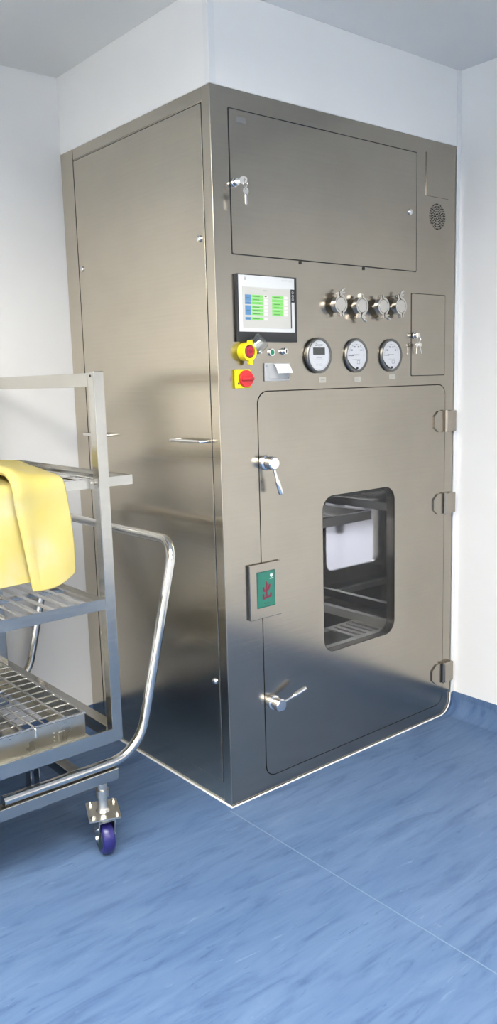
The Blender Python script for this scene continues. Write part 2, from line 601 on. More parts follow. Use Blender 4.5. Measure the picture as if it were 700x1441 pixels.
for (lx, ly) in ((bx, by), (bx-0.94, by), (bx, by+0.54), (bx-0.94, by+0.54)):
    b = MB(); b.lathe([(0.03, 0.0), (0.034, 0.01), (0.038, 0.03), (0.05, 0.16), (0.05, 0.82)], (lx, ly, 0), (0, 0, 1), 20)
    b.build('leg', 'bench', t)

# ------------------------------------------------------------------ the steel cabinet
cab = thing('pass_box', 'tall brushed stainless steel transfer cabinet with glazed door, built in against the right wall', 'cabinet', (CW/2, CD/2, 0))

# outer body: top, rear and side skins (the front is its own plate)
DX0, DX1, DZ0, DZ1 = 0.1455, 1.0925, 0.0515, 1.3335    # door opening
b = MB()
b.use('panel')
b.box(0.0, 0.02, 0.001, CD, 0.0, CH, 0.0015)
b.box(CW-0.02, CW, 0.001, CD, 0.0, CH)
b.box(0.02, CW-0.02, 0.03, CD, CH-0.02, CH)
b.box(0.02, CW-0.02, 0.05, CD-0.01, 0.001, 0.02)
b.ring(rr(0.02, CW-0.02, 0.02, CH-0.02, 0.0005, 2), rr(0.41, 0.81, 0.41, 0.985, 0.03, 2), front, -(CD-0.02), -CD)
b.build('body', None, cab)
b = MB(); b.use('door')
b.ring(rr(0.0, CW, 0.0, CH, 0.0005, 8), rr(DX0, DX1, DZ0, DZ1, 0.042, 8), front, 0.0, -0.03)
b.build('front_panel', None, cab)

# working chamber behind the door
IX0, IX1, IY0, IY1, IZ0, IZ1 = 0.16, 1.05, 0.052, 0.862, 0.10, 1.28
b = MB()
b.box(IX0-0.01, IX0, IY0, IY1, IZ0, IZ1)
b.box(IX1, IX1+0.01, IY0, IY1, IZ0, IZ1)
b.box(IX0, IX1, IY0, IY1, IZ0-0.01, IZ0)
b.box(IX0, IX1, IY0, IY1, IZ1, IZ1+0.01)
b.ring(rr(IX0, IX1, IZ0, IZ1, 0.0005, 8), rr(0.42, 0.80, 0.42, 0.975, 0.045, 8), front, -IY1, -(IY1+0.012))
b.build('chamber', 'chamber', cab)
b = MB(); b.prism(rr(0.412, 0.808, 0.412, 0.983, 0.04, 6), front, -(IY1+0.0125), -(IY1+0.0165))
b.build('rear_glass', 'glass', cab)

# rack inside the chamber: two slatted shelves
def rack_shelf(x0, x1, ya, yb, zt, slat_y, xs, h=0.036, w=0.022, back=True):
    mb = MB(); mb.use('rack')
    mb.box(x0, x1, ya, ya+w, zt-h, zt, 0.002)
    mb.box(x0, x1, yb-w, yb, (zt-h) if back else zt-h-0.05, zt if back else zt-h-0.02, 0.002)
    mb.box(x0, x0+w, ya+w, yb-w, zt-h, zt, 0.002)
    mb.box(x1-w, x1, ya+w, yb-w, zt-h, zt, 0.002)
    if not back:
        mb.box(x0+w, x1-w, slat_y, slat_y+w, zt-h-0.006, zt-h+0.002, 0.001)
    for x in xs:
        mb.box(x-0.010, x+0.010, ya+w, slat_y+0.005, zt-h+0.002, zt-h+0.007)
    return mb.build('rack_shelf', None, cab)
rack_shelf(0.27, 0.965, 0.085, 0.82, 0.395, 0.32, [0.775+0.036*k for k in range(5)], w=0.027, back=False)
rack_shelf(0.27, 0.95, 0.25, 0.80, 0.835, 0.77, [0.30+0.047*k for k in range(14)])
for (x, y) in ((0.285, 0.262), (0.285, 0.788), (0.935, 0.788)):
    b = MB(); b.box(x-0.011, x+0.011, y-0.011, y+0.011, IZ0, 0.80, 0.001); b.build('rack_post', 'rack', cab)
for (x, y) in ((0.285, 0.097), (0.945, 0.097)):
    b = MB(); b.box(x-0.011, x+0.011, y-0.011, y+0.011, IZ0, 0.36, 0.001); b.build('rack_post', 'rack', cab)

# door with its window
g = 0.003
WX0, WX1, WZ0, WZ1 = 0.424, 0.797, 0.417, 0.972
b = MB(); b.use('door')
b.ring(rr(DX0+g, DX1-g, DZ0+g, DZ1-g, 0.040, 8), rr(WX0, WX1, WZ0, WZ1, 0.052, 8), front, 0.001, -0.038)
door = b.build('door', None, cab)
b = MB(); b.ring(rr(DX0-0.012, DX1+0.012, DZ0-0.012, DZ1+0.012, 0.05, 8), rr(DX0+0.015, DX1-0.015, DZ0+0.015, DZ1-0.015, 0.03, 8), front, -0.0385, -0.05)
b.build('door_gasket', 'black', cab)
b = MB(); b.prism(rr(WX0+0.0005, WX1-0.0005, WZ0+0.0005, WZ1-0.0005, 0.0515, 8), front, -0.0012, -0.0062)
b.build('window_glass', 'glass', door)
b = MB(); b.ring(rr(WX0+0.0004, WX1-0.0004, WZ0+0.0004, WZ1-0.0004, 0.0516, 8), rr(WX0+0.0022, WX1-0.0022, WZ0+0.0022, WZ1-0.0022, 0.050, 8), front, 0.0004, -0.0011)
b.build('window_seal', 'black', door)

def door_handle(cx, cz, ex, ez):
    mb = MB(); mb.use('chrome')
    o = Vector((cx, 0.0, cz))
    mb.lathe([(0.024, 0.0), (0.024, 0.006), (0.019, 0.010), (0.019, 0.018), (0.0215, 0.020), (0.0215, 0.040), (0.018, 0.044), (0.0, 0.045)], o, (0, -1, 0), 28)
    a = Vector((cx, -0.031, cz)); e = Vector((ex, -0.046, ez))
    dr = (e-a)
    P = [a+dr*t for t in (0.12, 0.45, 0.5, 0.55, 0.6, 0.95, 0.985, 1.0)]
    mb.tube(P, [0.0048, 0.0048, 0.0055, 0.0075, 0.0082, 0.0082, 0.007, 0.004], 14)
    return mb.build('door_handle', None, door)
door_handle(0.177, 1.108, 0.199, 1.008)
door_handle(0.185, 0.308, 0.292, 0.342)

# three chamfered hinges on the right edge
for hz in (1.193, 0.874, 0.184):
    mb = MB(); mb.use('door')
    h = 0.040
    mb.prism([(1.020, hz-0.020), (1.046, hz-h), (1.082, hz-h), (1.082, hz+h), (1.046, hz+h), (1.020, hz+0.020)], front, 0.001, 0.0065)
    mb.box(1.083, 1.139, -0.020, -0.001, hz-h, hz+h, 0.003)
    mb.cyl((1.084, -0.012, hz-h-0.002), (1.084, -0.012, hz+h+0.002), 0.0062, seg=14)
    mb.build('hinge', None, cab)

# removable top hatch, small key door, name plate
def flush_plate(name, x0, x1, z0, z1, r=0.004, parent=cab, d=0.0016, key='door', gap=0.0032):
    mb = MB(); mb.use('black')
    mb.prism(rr(x0-gap, x1+gap, z0-gap, z1+gap, r, 3), front, 0.0002, 0.0008)
    mb.use(key)
    mb.prism(rr(x0, x1, z0, z1, r, 3), front, 0.001, d)
    return mb.build(name, None, parent)
hatch = flush_plate('hatch', 0.065, 0.912, 1.740, 2.144)
sdoor = flush_plate('small_door', 0.889, 1.083, 1.369, 1.660, gap=0.0024)
mb = MB(); mb.use('sticker'); mb.prism(rr(0.092, 0.128, 2.111, 2.127, 0.001, 2), front, 0.0017, 0.0022)
mb.build('sticker', None, hatch, 'small grey sticker')
def key_lock(cx, cz, par, d, key_in=True):
    mb = MB(); mb.use('chrome')
    mb.lathe([(0.0125, d), (0.0125, d+0.004), (0.0105, d+0.006), (0.0105, d+0.016), (0.008, d+0.018), (0.0, d+0.018)], (cx, 0, cz), (0, -1, 0), 24)
    if key_in:
        # key in the cylinder with its round bow turned sideways, a second key on the ring below
        mb.prism(rr(-d-0.034, -d-0.016, cz-0.003, cz+0.003, 0.001, 2), lambda u, v, e: (cx+e, u, v), -0.001, 0.001)
        bow = [(-d-0.042+0.011*math.cos(2*PI*k/16), cz+0.011*math.sin(2*PI*k/16)) for k in range(16)]
        hol = [(-d-0.046+0.0035*math.cos(2*PI*k/16), cz+0.0035*math.sin(2*PI*k/16)) for k in range(16)]
        mb.ring(bow, hol, lambda u, v, e: (cx+e+(u+d+0.042)*-0.5, u, v), -0.001, 0.001)
        mb.tube([(cx+0.008*math.sin(a)+0.003, -d-0.047, cz-0.010-0.010*math.cos(a)) for a in [2*PI*k/16 for k in range(17)]], 0.0009, 6, False)
        kz = cz-0.030
        mb.ring(disc(cx+0.006, kz, 0.0105, 16), disc(cx+0.006, kz+0.005, 0.003, 16), front, d+0.044, d+0.046)
        mb.prism([(cx+0.003, kz-0.008), (cx+0.009, kz-0.008), (cx+0.010, kz-0.036), (cx+0.006, kz-0.040), (cx+0.003, kz-0.036)], front, d+0.044, d+0.046)
    return mb.build('key_lock', None, par)
key_lock(0.078, 1.940, hatch, 0.0016)
def knob_screw(cx, cz, par, fn=None, org=None, ax=(0, -1, 0), r=0.0105, d=0.0016):
    mb = MB(); mb.use('chrome')
    o = org if org else (cx, -d, cz)
    mb.lathe([(r, 0.0), (r, 0.003), (r*0.8, 0.006), (r*0.45, 0.0075), (0.0, 0.008)], o, ax, 20)
    return mb.build('knob_screw', None, par)
knob_screw(0.878, 1.941, hatch)
for x in (0.34, 0.635):
    mb = MB(); mb.use('black'); mb.box(x-0.004, x+0.004, -0.003, -0.0002, 1.727, 1.736); mb.build('hatch_clip', None, hatch)
mb = MB(); mb.use('chrome')
mb.lathe([(0.012, 0.003), (0.012, 0.006), (0.0095, 0.009), (0.0095, 0.018), (0.0, 0.0185)], (0.902, 0, 1.513), (0, -1, 0), 24)
mb.prism(rr(0.8995, 0.9045, 1.505, 1.521, 0.001, 2), front, 0.018, 0.026)
mb.tube([(0.905+0.010*math.sin(a), -0.022, 1.500-0.014*math.cos(a)) for a in [2*PI*k/16 for k in range(17)]], 0.0009, 6, False)
for (kx, tl) in ((0.897, -0.004), (0.914, 0.006)):
    mb.prism(disc(kx, 1.478, 0.008, 14), front, 0.020, 0.0215)
    mb.prism([(kx-0.002, 1.472), (kx+0.002, 1.472), (kx+0.003+tl, 1.447), (kx-0.001+tl, 1.447)], front, 0.020, 0.0215)
mb.build('key_lock', None, sdoor)
plate = MB(); plate.use('door'); plate.prism(rr(0.967, 1.100, 2.008, 2.157, 0.003, 3), front, 0.0004, 0.0022)
plate.use('pale_mark')
plate.build('name_plate', None, cab)
# loudspeaker holes in concentric rings
mb = MB(); mb.use('black')
for ri, n in ((0.0, 1), (0.010, 7), (0.0185, 13), (0.027, 19), (0.0355, 25), (0.0435, 31)):
    for k in range(n):
        a = 2*PI*k/n + ri*40
        mb.prism(disc(1.034+ri*math.cos(a), 1.9405+ri*math.sin(a), 0.0026, 8), front, 0.0003, 0.0008)
mb.build('speaker_grille', None, cab, 'round cluster of black speaker holes')

# ---- touch screen
hx0, hx1, hz0, hz1 = 0.068, 0.3125, 1.4830, 1.6825
mb = MB(); mb.use('bezel'); mb.box(hx0, hx1, -0.0115, -0.0003, hz0, hz1, 0.002)
hmi = mb.build('touch_screen', None, cab, 'black framed touch screen with green and blue status rows')
mb = MB(); mb.use('white_plastic')
sx0, sx1, sz0, sz1 = hx0+0.0065, hx1-0.012, hz0+0.030, hz1-0.0035
mb.box(sx0, sx1, -0.0125, -0.0116, sz0, sz1)
# plain white patch and small marks on the header strip
mb.use('paper'); mb.prism(rr(sx0+0.004, sx0+0.020, sz1-0.018, sz1-0.006, 0.001, 2), front, 0.0126, 0.0129)
mb.use('grey_mark')
for k in range(3):
    mb.prism(rr(sx0+0.0225, sx0+0.029, sz1-0.008-0.0032*k, sz1-0.0062-0.0032*k, 0.0002, 1), front, 0.0126, 0.0129)
text_into(mb, 'SMART LINE', 0.0085, sx1-0.032, sz1-0.0095, front, 0.0128, 'pale_mark')
mb.use('bezel'); mb.prism(rr(sx1-0.0165, sx1-0.0002, sz1-0.074, sz1-0.034, 0.001, 2), front, 0.0126, 0.0129)
mb.prism(rr(sx1-0.0165, sx1-0.0125, sz0+0.012, sz1-0.070, 0.0005, 2), front, 0.0126, 0.0129)
mb.use('pale_mark')
for k in range(3):
    mb.ring(disc(sx1-0.0075, sz1-0.044-0.0105*k, 0.0042, 14), disc(sx1-0.0075, sz1-0.044-0.0105*k, 0.003, 14), front, 0.013, 0.0133)
mb.build('header_panel', None, hmi)
mb = MB(); mb.use('scr_bg')
ax0, ax1, az0, az1 = sx0+0.014, sx1-0.0175, sz0+0.011, sz1-0.034
mb.box(ax0, ax1, -0.0135, -0.0126, az0, az1)
def cell(key, u0, u1, v0, v1, d=0.0137):
    mb.use(key); mb.prism([(u0, v0), (u1, v0), (u1, v1), (u0, v1)], front, 0.0136, d)
Wd, Hd = ax1-ax0, az1-az0
row = lambda k: az1 - Hd*(0.185+0.083*k)
for k in (0, 1, 2, 3.15, 4.15, 5.15, 6.6):
    cell('scr_green', ax0+Wd*0.175, ax0+Wd*0.41, row(k)-Hd*0.072, row(k)-Hd*0.004)
    cell('scr_line', ax0+Wd*0.21, ax0+Wd*(0.33+0.04*random.random()), row(k)-Hd*0.047, row(k)-Hd*0.033, 0.0139)
    cell('scr_cell', ax0+Wd*0.43, ax0+Wd*0.505, row(k)-Hd*0.072, row(k)-Hd*0.008)
cell('scr_line', ax0+Wd*0.445, ax0+Wd*0.49, row(0)-Hd*0.047, row(0)-Hd*0.025, 0.0139)
for a, c in ((0, 1), (2, 2), (3.15, 5.15), (6.6, 6.6)):
    cell('scr_blue', ax0+Wd*0.045, ax0+Wd*0.165, row(c)-Hd*0.072, row(a)-Hd*0.004)
    cell('scr_line', ax0+Wd*0.075, ax0+Wd*0.135, row((a+c)/2)-Hd*0.046, row((a+c)/2)-Hd*0.034, 0.0139)
for k in range(6):
    kk = k*1.03
    cell('scr_green', ax0+Wd*0.60, ax0+Wd*0.835, row(kk)-Hd*0.076, row(kk)-Hd*0.002)
    cell('scr_line', ax0+Wd*0.64, ax0+Wd*(0.75+0.04*random.random()), row(kk)-Hd*0.047, row(kk)-Hd*0.033, 0.0139)
    cell('scr_cell', ax0+Wd*0.855, ax0+Wd*0.93, row(kk)-Hd*0.072, row(kk)-Hd*0.008)
cell('scr_line', ax0+Wd*0.42, ax0+Wd*0.50, az1-Hd*0.085, az1-Hd*0.07, 0.0139)
mb.build('screen', None, hmi, 'lit grey screen with green and blue rows')

# ---- emergency stop with its opened clear cover
ex, ez = 0.099, 1.453
mb = MB(); mb.use('yellow')
n = 32
o_ = [(ex+0.0275*math.cos(2*PI*k/n), ez+0.0275*math.sin(2*PI*k/n)) for k in range(n)]
i_ = [(ex+0.0205*math.cos(2*PI*k/n), ez+0.0205*math.sin(2*PI*k/n)) for k in range(n)]
mb.ring(o_, i_, front, 0.002, 0.029)
mb.prism(disc(ex, ez, 0.0275, n), front, 0.0003, 0.004)
mb.prism(rr(ex-0.002, ex+0.012, ez-0.040, ez-0.022, 0.006, 5), front, 0.018, 0.028)
mb.prism(rr(ex-0.002, ex+0.014, ez+0.020, ez+0.034, 0.004, 4), front, 0.018, 0.028)
es = mb.build('emergency_stop', None, cab, 'yellow ring guard around a red push button')
mb = MB(); mb.use('dark_red')
mb.lathe([(0.012, 0.004), (0.012, 0.018), (0.0175, 0.018), (0.0175, 0.027), (0.015, 0.030), (0.0, 0.031)], (ex, 0, ez), (0, -1, 0), 28)
mb.use('red'); mb.ring(disc(ex, ez, 0.011, 20), disc(ex, ez, 0.0075, 20), front, 0.0305, 0.0318)
mb.build('push_button', None, es, 'dark red mushroom button')
mb = MB(); mb.use('cup')
# opened cover: a clear cup lying back to the upper right on its hinge
cc = Vector((0.139, -0.024, 1.478)); axv = Vector((0.45, -0.35, 0.5)).normalized()
mb.lathe([(0.026, -0.020), (0.0265, 0.012), (0.022, 0.019), (0.0, 0.0205), (0.0, 0.0190), (0.0208, 0.0172), (0.0250, 0.0115), (0.0245, -0.020), (0.026, -0.020)], cc, axv, 28)
mb.tube([cc+axv*-0.020+Vector((-0.018, -0.008, 0.012)), Vector((ex+0.008, -0.030, ez+0.036))], 0.004, 8)
mb.build('clear_cover', None, es, 'clear plastic flip cover')
# lock barrel of the cover
mb = MB(); mb.use('chrome')
mb.lathe([(0.006, 0.0003), (0.006, 0.016), (0.004, 0.018), (0.0, 0.018)], (0.1535, 0, 1.452), (0, -1, 0), 16)
mb.build('cover_lock', None, cab)

# ---- rotary main switch
rx, rz = 0.085, 1.3720
mb = MB(); mb.use('yellow')
mb.box(rx-0.0285, rx+0.0285, -0.013, -0.0003, rz-0.0285, rz+0.0285, 0.003)
mb.use('dark_mark'); mb.box(rx-0.025, rx-0.018, -0.0136, -0.0128, rz-0.017, rz-0.011)
sw = mb.build('rotary_switch', None, cab, 'yellow square plate with red rotary disc')
mb = MB(); mb.use('red')
mb.lathe([(0.0235, 0.013), (0.026, 0.015), (0.026, 0.022), (0.0245, 0.024), (0.0, 0.024)], (rx+0.005, 0, rz), (0, -1, 0), 36)
mb.box(rx+0.005-0.0235, rx+0.005+0.0235, -0.031, -0.023, rz-0.0055, rz+0.0055, 0.002)
mb.use('dark_mark'); mb.prism(disc(rx+0.019, rz, 0.002, 10), front, 0.0311, 0.0315)
mb.build('switch_disc', None, sw, 'red disc with a raised grip bar')

# ---- green push button and key switch
mb = MB(); mb.use('chrome')
mb.ring(disc(0.210, 1.4515, 0.0115, 24), disc(0.210, 1.4515, 0.0085, 24), front, 0.0003, 0.005)
bt = mb.build('indicator_button', None, cab)
mb = MB(); mb.use('green_cap')
mb.lathe([(0.0084, 0.0003), (0.0084, 0.005), (0.006, 0.007), (0.0, 0.0075)], (0.210, 0, 1.4515), (0, -1, 0), 24)
mb.build('button_cap', None, bt, 'dark green cap')
mb = MB(); mb.use('chrome')
mb.lathe([(0.011, 0.0003), (0.011, 0.004), (0.0085, 0.006), (0.0085, 0.014), (0.0, 0.015)], (0.261, 0, 1.4545), (0, -1, 0), 24)
mb.use('black'); mb.box(0.2595, 0.2625, -0.0155, -0.0148, 1.449, 1.460)
mb.build('key_switch', None, cab)

# ---- receipt printer
mb = MB(); mb.use('printer')
px0, px1, pz0, pz1 = 0.177, 0.283, 1.3625, 1.4185
mb.box(px0, px1, -0.006, -0.0003, pz0, pz1, 0.0015)
mb.use('printer'); mb.box(px0+0.014, px1-0.014, -0.009, -0.006, pz0+0.008, pz1-0.004, 0.001)
mb.use('grey_mark')
for (sx, sz) in ((px0+0.007, pz1-0.009), (px1-0.007, pz1-0.009), (px1-0.008, pz0+0.008)):
    mb.prism(disc(sx, sz, 0.003, 12), front, 0.006, 0.0068)
pr_ = mb.build('receipt_printer', None, cab, 'grey plate of a small receipt printer')
mb = MB(); mb.use('paper')
a0x, a1x = 0.2065, 0.268
prof = [(0.0095, 1.4155), (0.015, 1.4150), (0.021, 1.4115), (0.026, 1.405), (0.030, 1.397), (0.0325, 1.3905), (0.0345, 1.3865)]
n = len(prof)
vs = [(a0x, -d, z) for d, z in prof] + [(a1x, -d, z) for d, z in prof]
vs += [(a0x, -d+0.0004, z-0.0003) for d, z in prof] + [(a1x, -d+0.0004, z-0.0003) for d, z in prof]
fs = []
for i in range(n-1):
    fs += [[i, i+1, n+i+1, n+i], [2*n+i, 3*n+i, 3*n+i+1, 2*n+i+1], [i, 2*n+i, 2*n+i+1, i+1], [n+i, n+i+1, 3*n+i+1, 3*n+i]]
fs += [[0, n, 3*n, 2*n], [n-1, 3*n-1, 4*n-1, 2*n-1][:0] or [n-1, 3*n-1, 4*n-1, 2*n-1]]
mb.add(vs, fs, True)
mb.use('grey_mark')
for t0, t1 in ((0.15, 0.3), (0.36, 0.5), (0.56, 0.8)):
    u0_, u1_ = a0x+(a1x-a0x)*t0, a0x+(a1x-a0x)*t1
    mb.add([(u0_, -0.0334, 1.3892), (u1_, -0.0334, 1.3892), (u1_, -0.0342, 1.3880), (u0_, -0.0342, 1.3880)], [[0, 1, 2, 3]])
mb.build('paper_slip', None, pr_, 'white paper slip curling out')

# ---- gauges
def gauge(cx, cz, digital, lab):
    R = 0.0575
    front = lambda u, v, d: (u, -(d-0.017+t0), v)
    t0 = 0.009 if digital else 0.005
    mb = MB(); mb.use('bezel_metal')
    mb.lathe([(R-0.003, 0.0003), (R-0.003, t0-0.004), (R, t0-0.003), (R, t0+0.0025), (R-0.003, t0+0.0055), (R-0.0075, t0+0.0055), (R-0.0088, t0)], (cx, 0, cz), (0, -1, 0), 48)
    gg = mb.build('pressure_gauge', None, cab, lab)
    r = R-0.0088
    mb = MB(); mb.use('dial')
    mb.prism(disc(cx, cz, r, 48), front, 0.0172, 0.018)
    if digital:
        mb.use('pale_mark'); mb.ring(disc(cx, cz, r-0.004, 48), disc(cx, cz, r-0.0046, 48), front, 0.0181, 0.0183)
        text_into(mb, 'Dwyer', 0.0125, cx, cz+0.034, front, 0.0182, 'dark_mark', 0.35)
        mb.use('lcd'); mb.prism(rr(cx-0.0275, cx+0.0265, cz+0.002, cz+0.0255, 0.001, 2), front, 0.0181, 0.0187)
        mb.use('bezel')
        for k in range(4):     # faint segments of the display
            x = cx-0.019+0.0125*k
            for (u, v0, v1) in ((x-0.003, 0.008, 0.0205), (x+0.003, 0.008, 0.0205)):
                mb.prism(rr(u-0.0007, u+0.0007, cz+v0, cz+v1, 0.0002, 1), front, 0.0188, 0.0189)
            for v in (0.008, 0.014, 0.0205):
                mb.prism(rr(x-0.003, x+0.003, cz+v-0.0006, cz+v+0.0006, 0.0002, 1), front, 0.0188, 0.0189)
        mb.use('pale_mark')
        for k in range(6):
            mb.prism(rr(cx-0.012+0.0042*k, cx-0.0092+0.0042*k, cz-0.009, cz-0.006, 0.0003, 1), front, 0.0181, 0.0183)
        mb.prism(rr(cx-0.019, cx+0.019, cz-0.0145, cz-0.013, 0.0003, 1), front, 0.0181, 0.0183)
        mb.ring(disc(cx-0.0095, cz-0.030, 0.0045, 16), disc(cx-0.0095, cz-0.030, 0.0038, 16), front, 0.0181, 0.0183)
        mb.ring(rr(cx+0.003, cx+0.014, cz-0.0335, cz-0.0265, 0.002, 3), rr(cx+0.0038, cx+0.0132, cz-0.0327, cz-0.0273, 0.0014, 3), front, 0.0181, 0.0183)
        mb.build('dial_face', None, gg, 'white digital face with a dark display')
    else:
        mb.use('dark_mark')
        # scale arc, ticks and figures' places
        for k in range(31):
            a = PI*(1.0-k/30.0)
            r1_, r2_ = r*0.80, r*(0.70 if k % 5 == 0 else 0.75)
            c_, s_ = math.cos(a), math.sin(a)
            wv = 0.0009 if k % 5 == 0 else 0.0004
            mb.add([front(cx+r1_*c_-wv*s_, cz+r1_*s_+wv*c_, 0.0182), front(cx+r2_*c_-wv*s_, cz+r2_*s_+wv*c_, 0.0182),
                    front(cx+r2_*c_+wv*s_, cz+r2_*s_-wv*c_, 0.0182), front(cx+r1_*c_+wv*s_, cz+r1_*s_-wv*c_, 0.0182)], [[0, 1, 2, 3]])
        mb.use('grey_mark')
        for k in (1, 2, 3, 4):
            a = PI*(1-k/5.0)
            u, v = cx+r*0.57*math.cos(a), cz+r*0.62*math.sin(a)
            mb.prism(rr(u-0.0035, u+0.0035, v-0.0028, v+0.0028, 0.001, 2), front, 0.0181, 0.0183)
        for k in range(7):
            mb.prism(rr(cx-0.021+0.005*k, cx-0.0175+0.005*k, cz+0.0005, cz+0.0035, 0.0003, 1), front, 0.0181, 0.0183)
        mb.use('pale_mark')
        for k in range(8):
            mb.prism(rr(cx-0.020+0.005*k, cx-0.0165+0.005*k, cz-0.014, cz-0.0122, 0.0003, 1), front, 0.0181, 0.0183)
        mb.use('grey_mark')
        mb.ring(rr(cx+0.0025, cx+0.0165, cz-0.029, cz-0.0165, 0.001, 2), rr(cx+0.004, cx+0.015, cz-0.0275, cz-0.018, 0.001, 2), front, 0.0181, 0.0183)
        # black lower rim of the dial and the zero screw
        mb.use('bezel')
        inner, outer = [], []
        for k in range(15):
            a = PI*1.10 + PI*0.40*k/14
            outer.append((cx+r*0.99*math.cos(a), cz+r*0.99*math.sin(a)))
            th = 0.10*math.sin(PI*(0.06+0.9*k/14))+0.03
            inner.append((cx+r*(0.99-th)*math.cos(a), cz+r*(0.99-th)*math.sin(a)))
        mb.prism(outer+inner[::-1], front, 0.0181, 0.0195)
        mb.prism(disc(cx+0.002, cz-r*0.88, 0.004, 14), front, 0.0181, 0.021)
        mb.build('dial_face', None, gg, 'white round dial with a curved scale')
        mb = MB(); mb.use('dark_mark')
        a = PI*1.0
        mb.prism([(cx-r*0.86, cz-0.0008), (cx-r*0.3, cz-0.0013), (cx-r*0.3, cz+0.0013), (cx-r*0.86, cz+0.0004)], front, 0.0193, 0.0198)
        mb.build('needle', None, gg)
    mb = MB(); mb.use('clear')
    mb.prism(disc(cx, cz, R-0.0085, 40), front, 0.0212, 0.0222)
    mb.build('gauge_glass', None, gg)
gauge(0.409, 1.4415, True, 'round digital gauge with a dark display')
gauge(0.592, 1.4415, False, 'round dial gauge in the middle of the three')
gauge(0.772, 1.4420, False, 'round dial gauge on the right of the three')
for (x, z, ky) in ((0.433, 1.362, 'clear_sticker'), (0.602, 1.361, 'clear_sticker'), (0.782, 1.366, 'clear_sticker')):
    mb = MB(); mb.use(ky); mb.prism(rr(x-0.016, x+0.016, z-0.009, z+0.009, 0.001, 2), front, 0.0002, 0.0007)
    mb.use('grey_mark')
    mb.prism(rr(x-0.009, x+0.009, z-0.001, z+0.0008, 0.0003, 1), front, 0.0008, 0.0009)
    mb.build('gauge_sticker', None, cab)

# ---- four clamped sampling ports
def port(cx, cz, side, turn, wing):
    """stub, cap and two-piece clamp; side = +1 bolt on top, -1 bolt below; turn = lean of the split"""
    mb = MB(); mb.use('cast')
    mb.lathe([(0.0155, 0.0003), (0.0155, 0.014), (0.0225, 0.018), (0.0225, 0.022)], (cx, 0, cz), (0, -1, 0), 32)
    p = mb.build('sampling_port', None, cab, 'steel port stub closed by a clamp and cap')
    mb = MB(); mb.use('cast')
    mb.lathe([(0.0225, 0.0223), (0.0225, 0.032), (0.0215, 0.0335), (0.015, 0.034), (0.0, 0.034)], (cx, 0, cz), (0, -1, 0), 32)
    mb.build('end_cap', None, p)
    mb = MB(); mb.use('cast')
    n = 22
    for half in (0, 1):
        o2, i2 = [], []
        for k in range(n+1):
            a = turn + PI*half + PI*0.05 + PI*0.90*k/n
            o2.append((cx+0.0290*math.cos(a), cz+0.0290*math.sin(a)))
            i2.append((cx+0.0232*math.cos(a), cz+0.0232*math.sin(a)))
        mb.prism(o2+i2[::-1], front, 0.015, 0.0335)
    er = (math.cos(turn)*side, math.sin(turn)*side)      # towards the bolt
    et = (-math.sin(turn), math.cos(turn))
    def at(r, t, d):
        return Vector((cx+er[0]*r+et[0]*t, -d, cz+er[1]*r+et[1]*t))
    for sgn in (-1, 1):
        for (ra, rb, ta, tb) in ((0.026, 0.040, 0.003, 0.010), (-0.038, -0.026, 0.0025, 0.008)):
            q = [at(ra, sgn*ta, 0), at(rb, sgn*ta, 0), at(rb, sgn*tb, 0), at(ra, sgn*tb, 0)]
            mb.prism([(v.x, v.z) for v in q], front, 0.017, 0.0315)
    mb.cyl(at(-0.033, -0.010, 0.024), at(-0.033, 0.010, 0.024), 0.003, seg=10)
    p0, p1 = at(0.035, -wing*0.012, 0.024), at(0.035, wing*0.030, 0.024)
    mb.cyl(p0, p1, 0.003, seg=12)
    e = at(0.035, wing*0.012, 0.024)
    dr = (p1-p0).normalized()
    mb.lathe([(0.0065, 0.0), (0.006, 0.008), (0.004, 0.010)], e, dr, 16)
    for s2 in (-1, 1):
        tip = e + dr*0.017 + Vector((er[0]*s2*0.013, -s2*0.004, er[1]*s2*0.013))
        mb.tube([e+dr*0.004+Vector((er[0]*s2*0.004, 0, er[1]*s2*0.004)), e+dr*0.010+Vector((er[0]*s2*0.010, -s2*0.002, er[1]*s2*0.010)), tip], [0.0035, 0.0050, 0.0040], 10)
    mb.build('clamp', None, p)
port(0.491, 1.606, 1, PI*0.55, -1)
port(0.593, 1.605, -1, PI*0.47, -1)
port(0.701, 1.607, -1, PI*0.56, -1)
port(0.794, 1.610, 1, PI*0.57, -1)

# ---- the exit sign box over the door seam
bx0, bx1, bz0, bz1 = 0.088, 0.220, 0.607, 0.788
mb = MB(); mb.use('door')
mb.box(bx0+0.001, bx1+0.002, -0.004, -0.0012, bz0+0.001, bz1-0.001, 0.001)
mb.box(bx0, bx1+0.002, -0.011, -0.0052, bz0, bz1, 0.002)
mb.use('black'); mb.box(bx0+0.006, bx1-0.004, -0.0053, -0.0039, bz0+0.005, bz1-0.005)
sb = mb.build('sign_box', None, cab, 'shallow steel box carrying a green sign')
mb = MB()
gx0, gx1, gz0, gz1 = 0.117, 0.194, 0.643, 0.762
mb.use('sign_dark'); mb.prism(rr(gx0, gx1, gz0, gz1, 0.001, 2), front, 0.01110, 0.01170)
mb.use('sign_green'); mb.prism(rr(gx0+0.0035, gx1-0.0035, gz0+0.0035, gz1-0.0035, 0.001, 2), front, 0.01180, 0.01210)
mb.use('sign_red')
cx, cz = (gx0+gx1)/2+0.001, gz0+0.052
def stroke(pts, ws, d):
    L, Rr = [], []
    for i, (u, v) in enumerate(pts):
        a = Vector(pts[min(i+1, len(pts)-1)]) - Vector(pts[max(i-1, 0)])
        a.normalize()
        nx, ny = -a.y, a.x
        L.append((cx+(u+nx*ws[i]*1.35)*0.001, cz+(v+ny*ws[i]*1.35)*0.001))
        Rr.append((cx+(u-nx*ws[i]*1.35)*0.001, cz+(v-ny*ws[i]*1.35)*0.001))
    mb.prism(L+Rr[::-1], front, 0.01210, d)
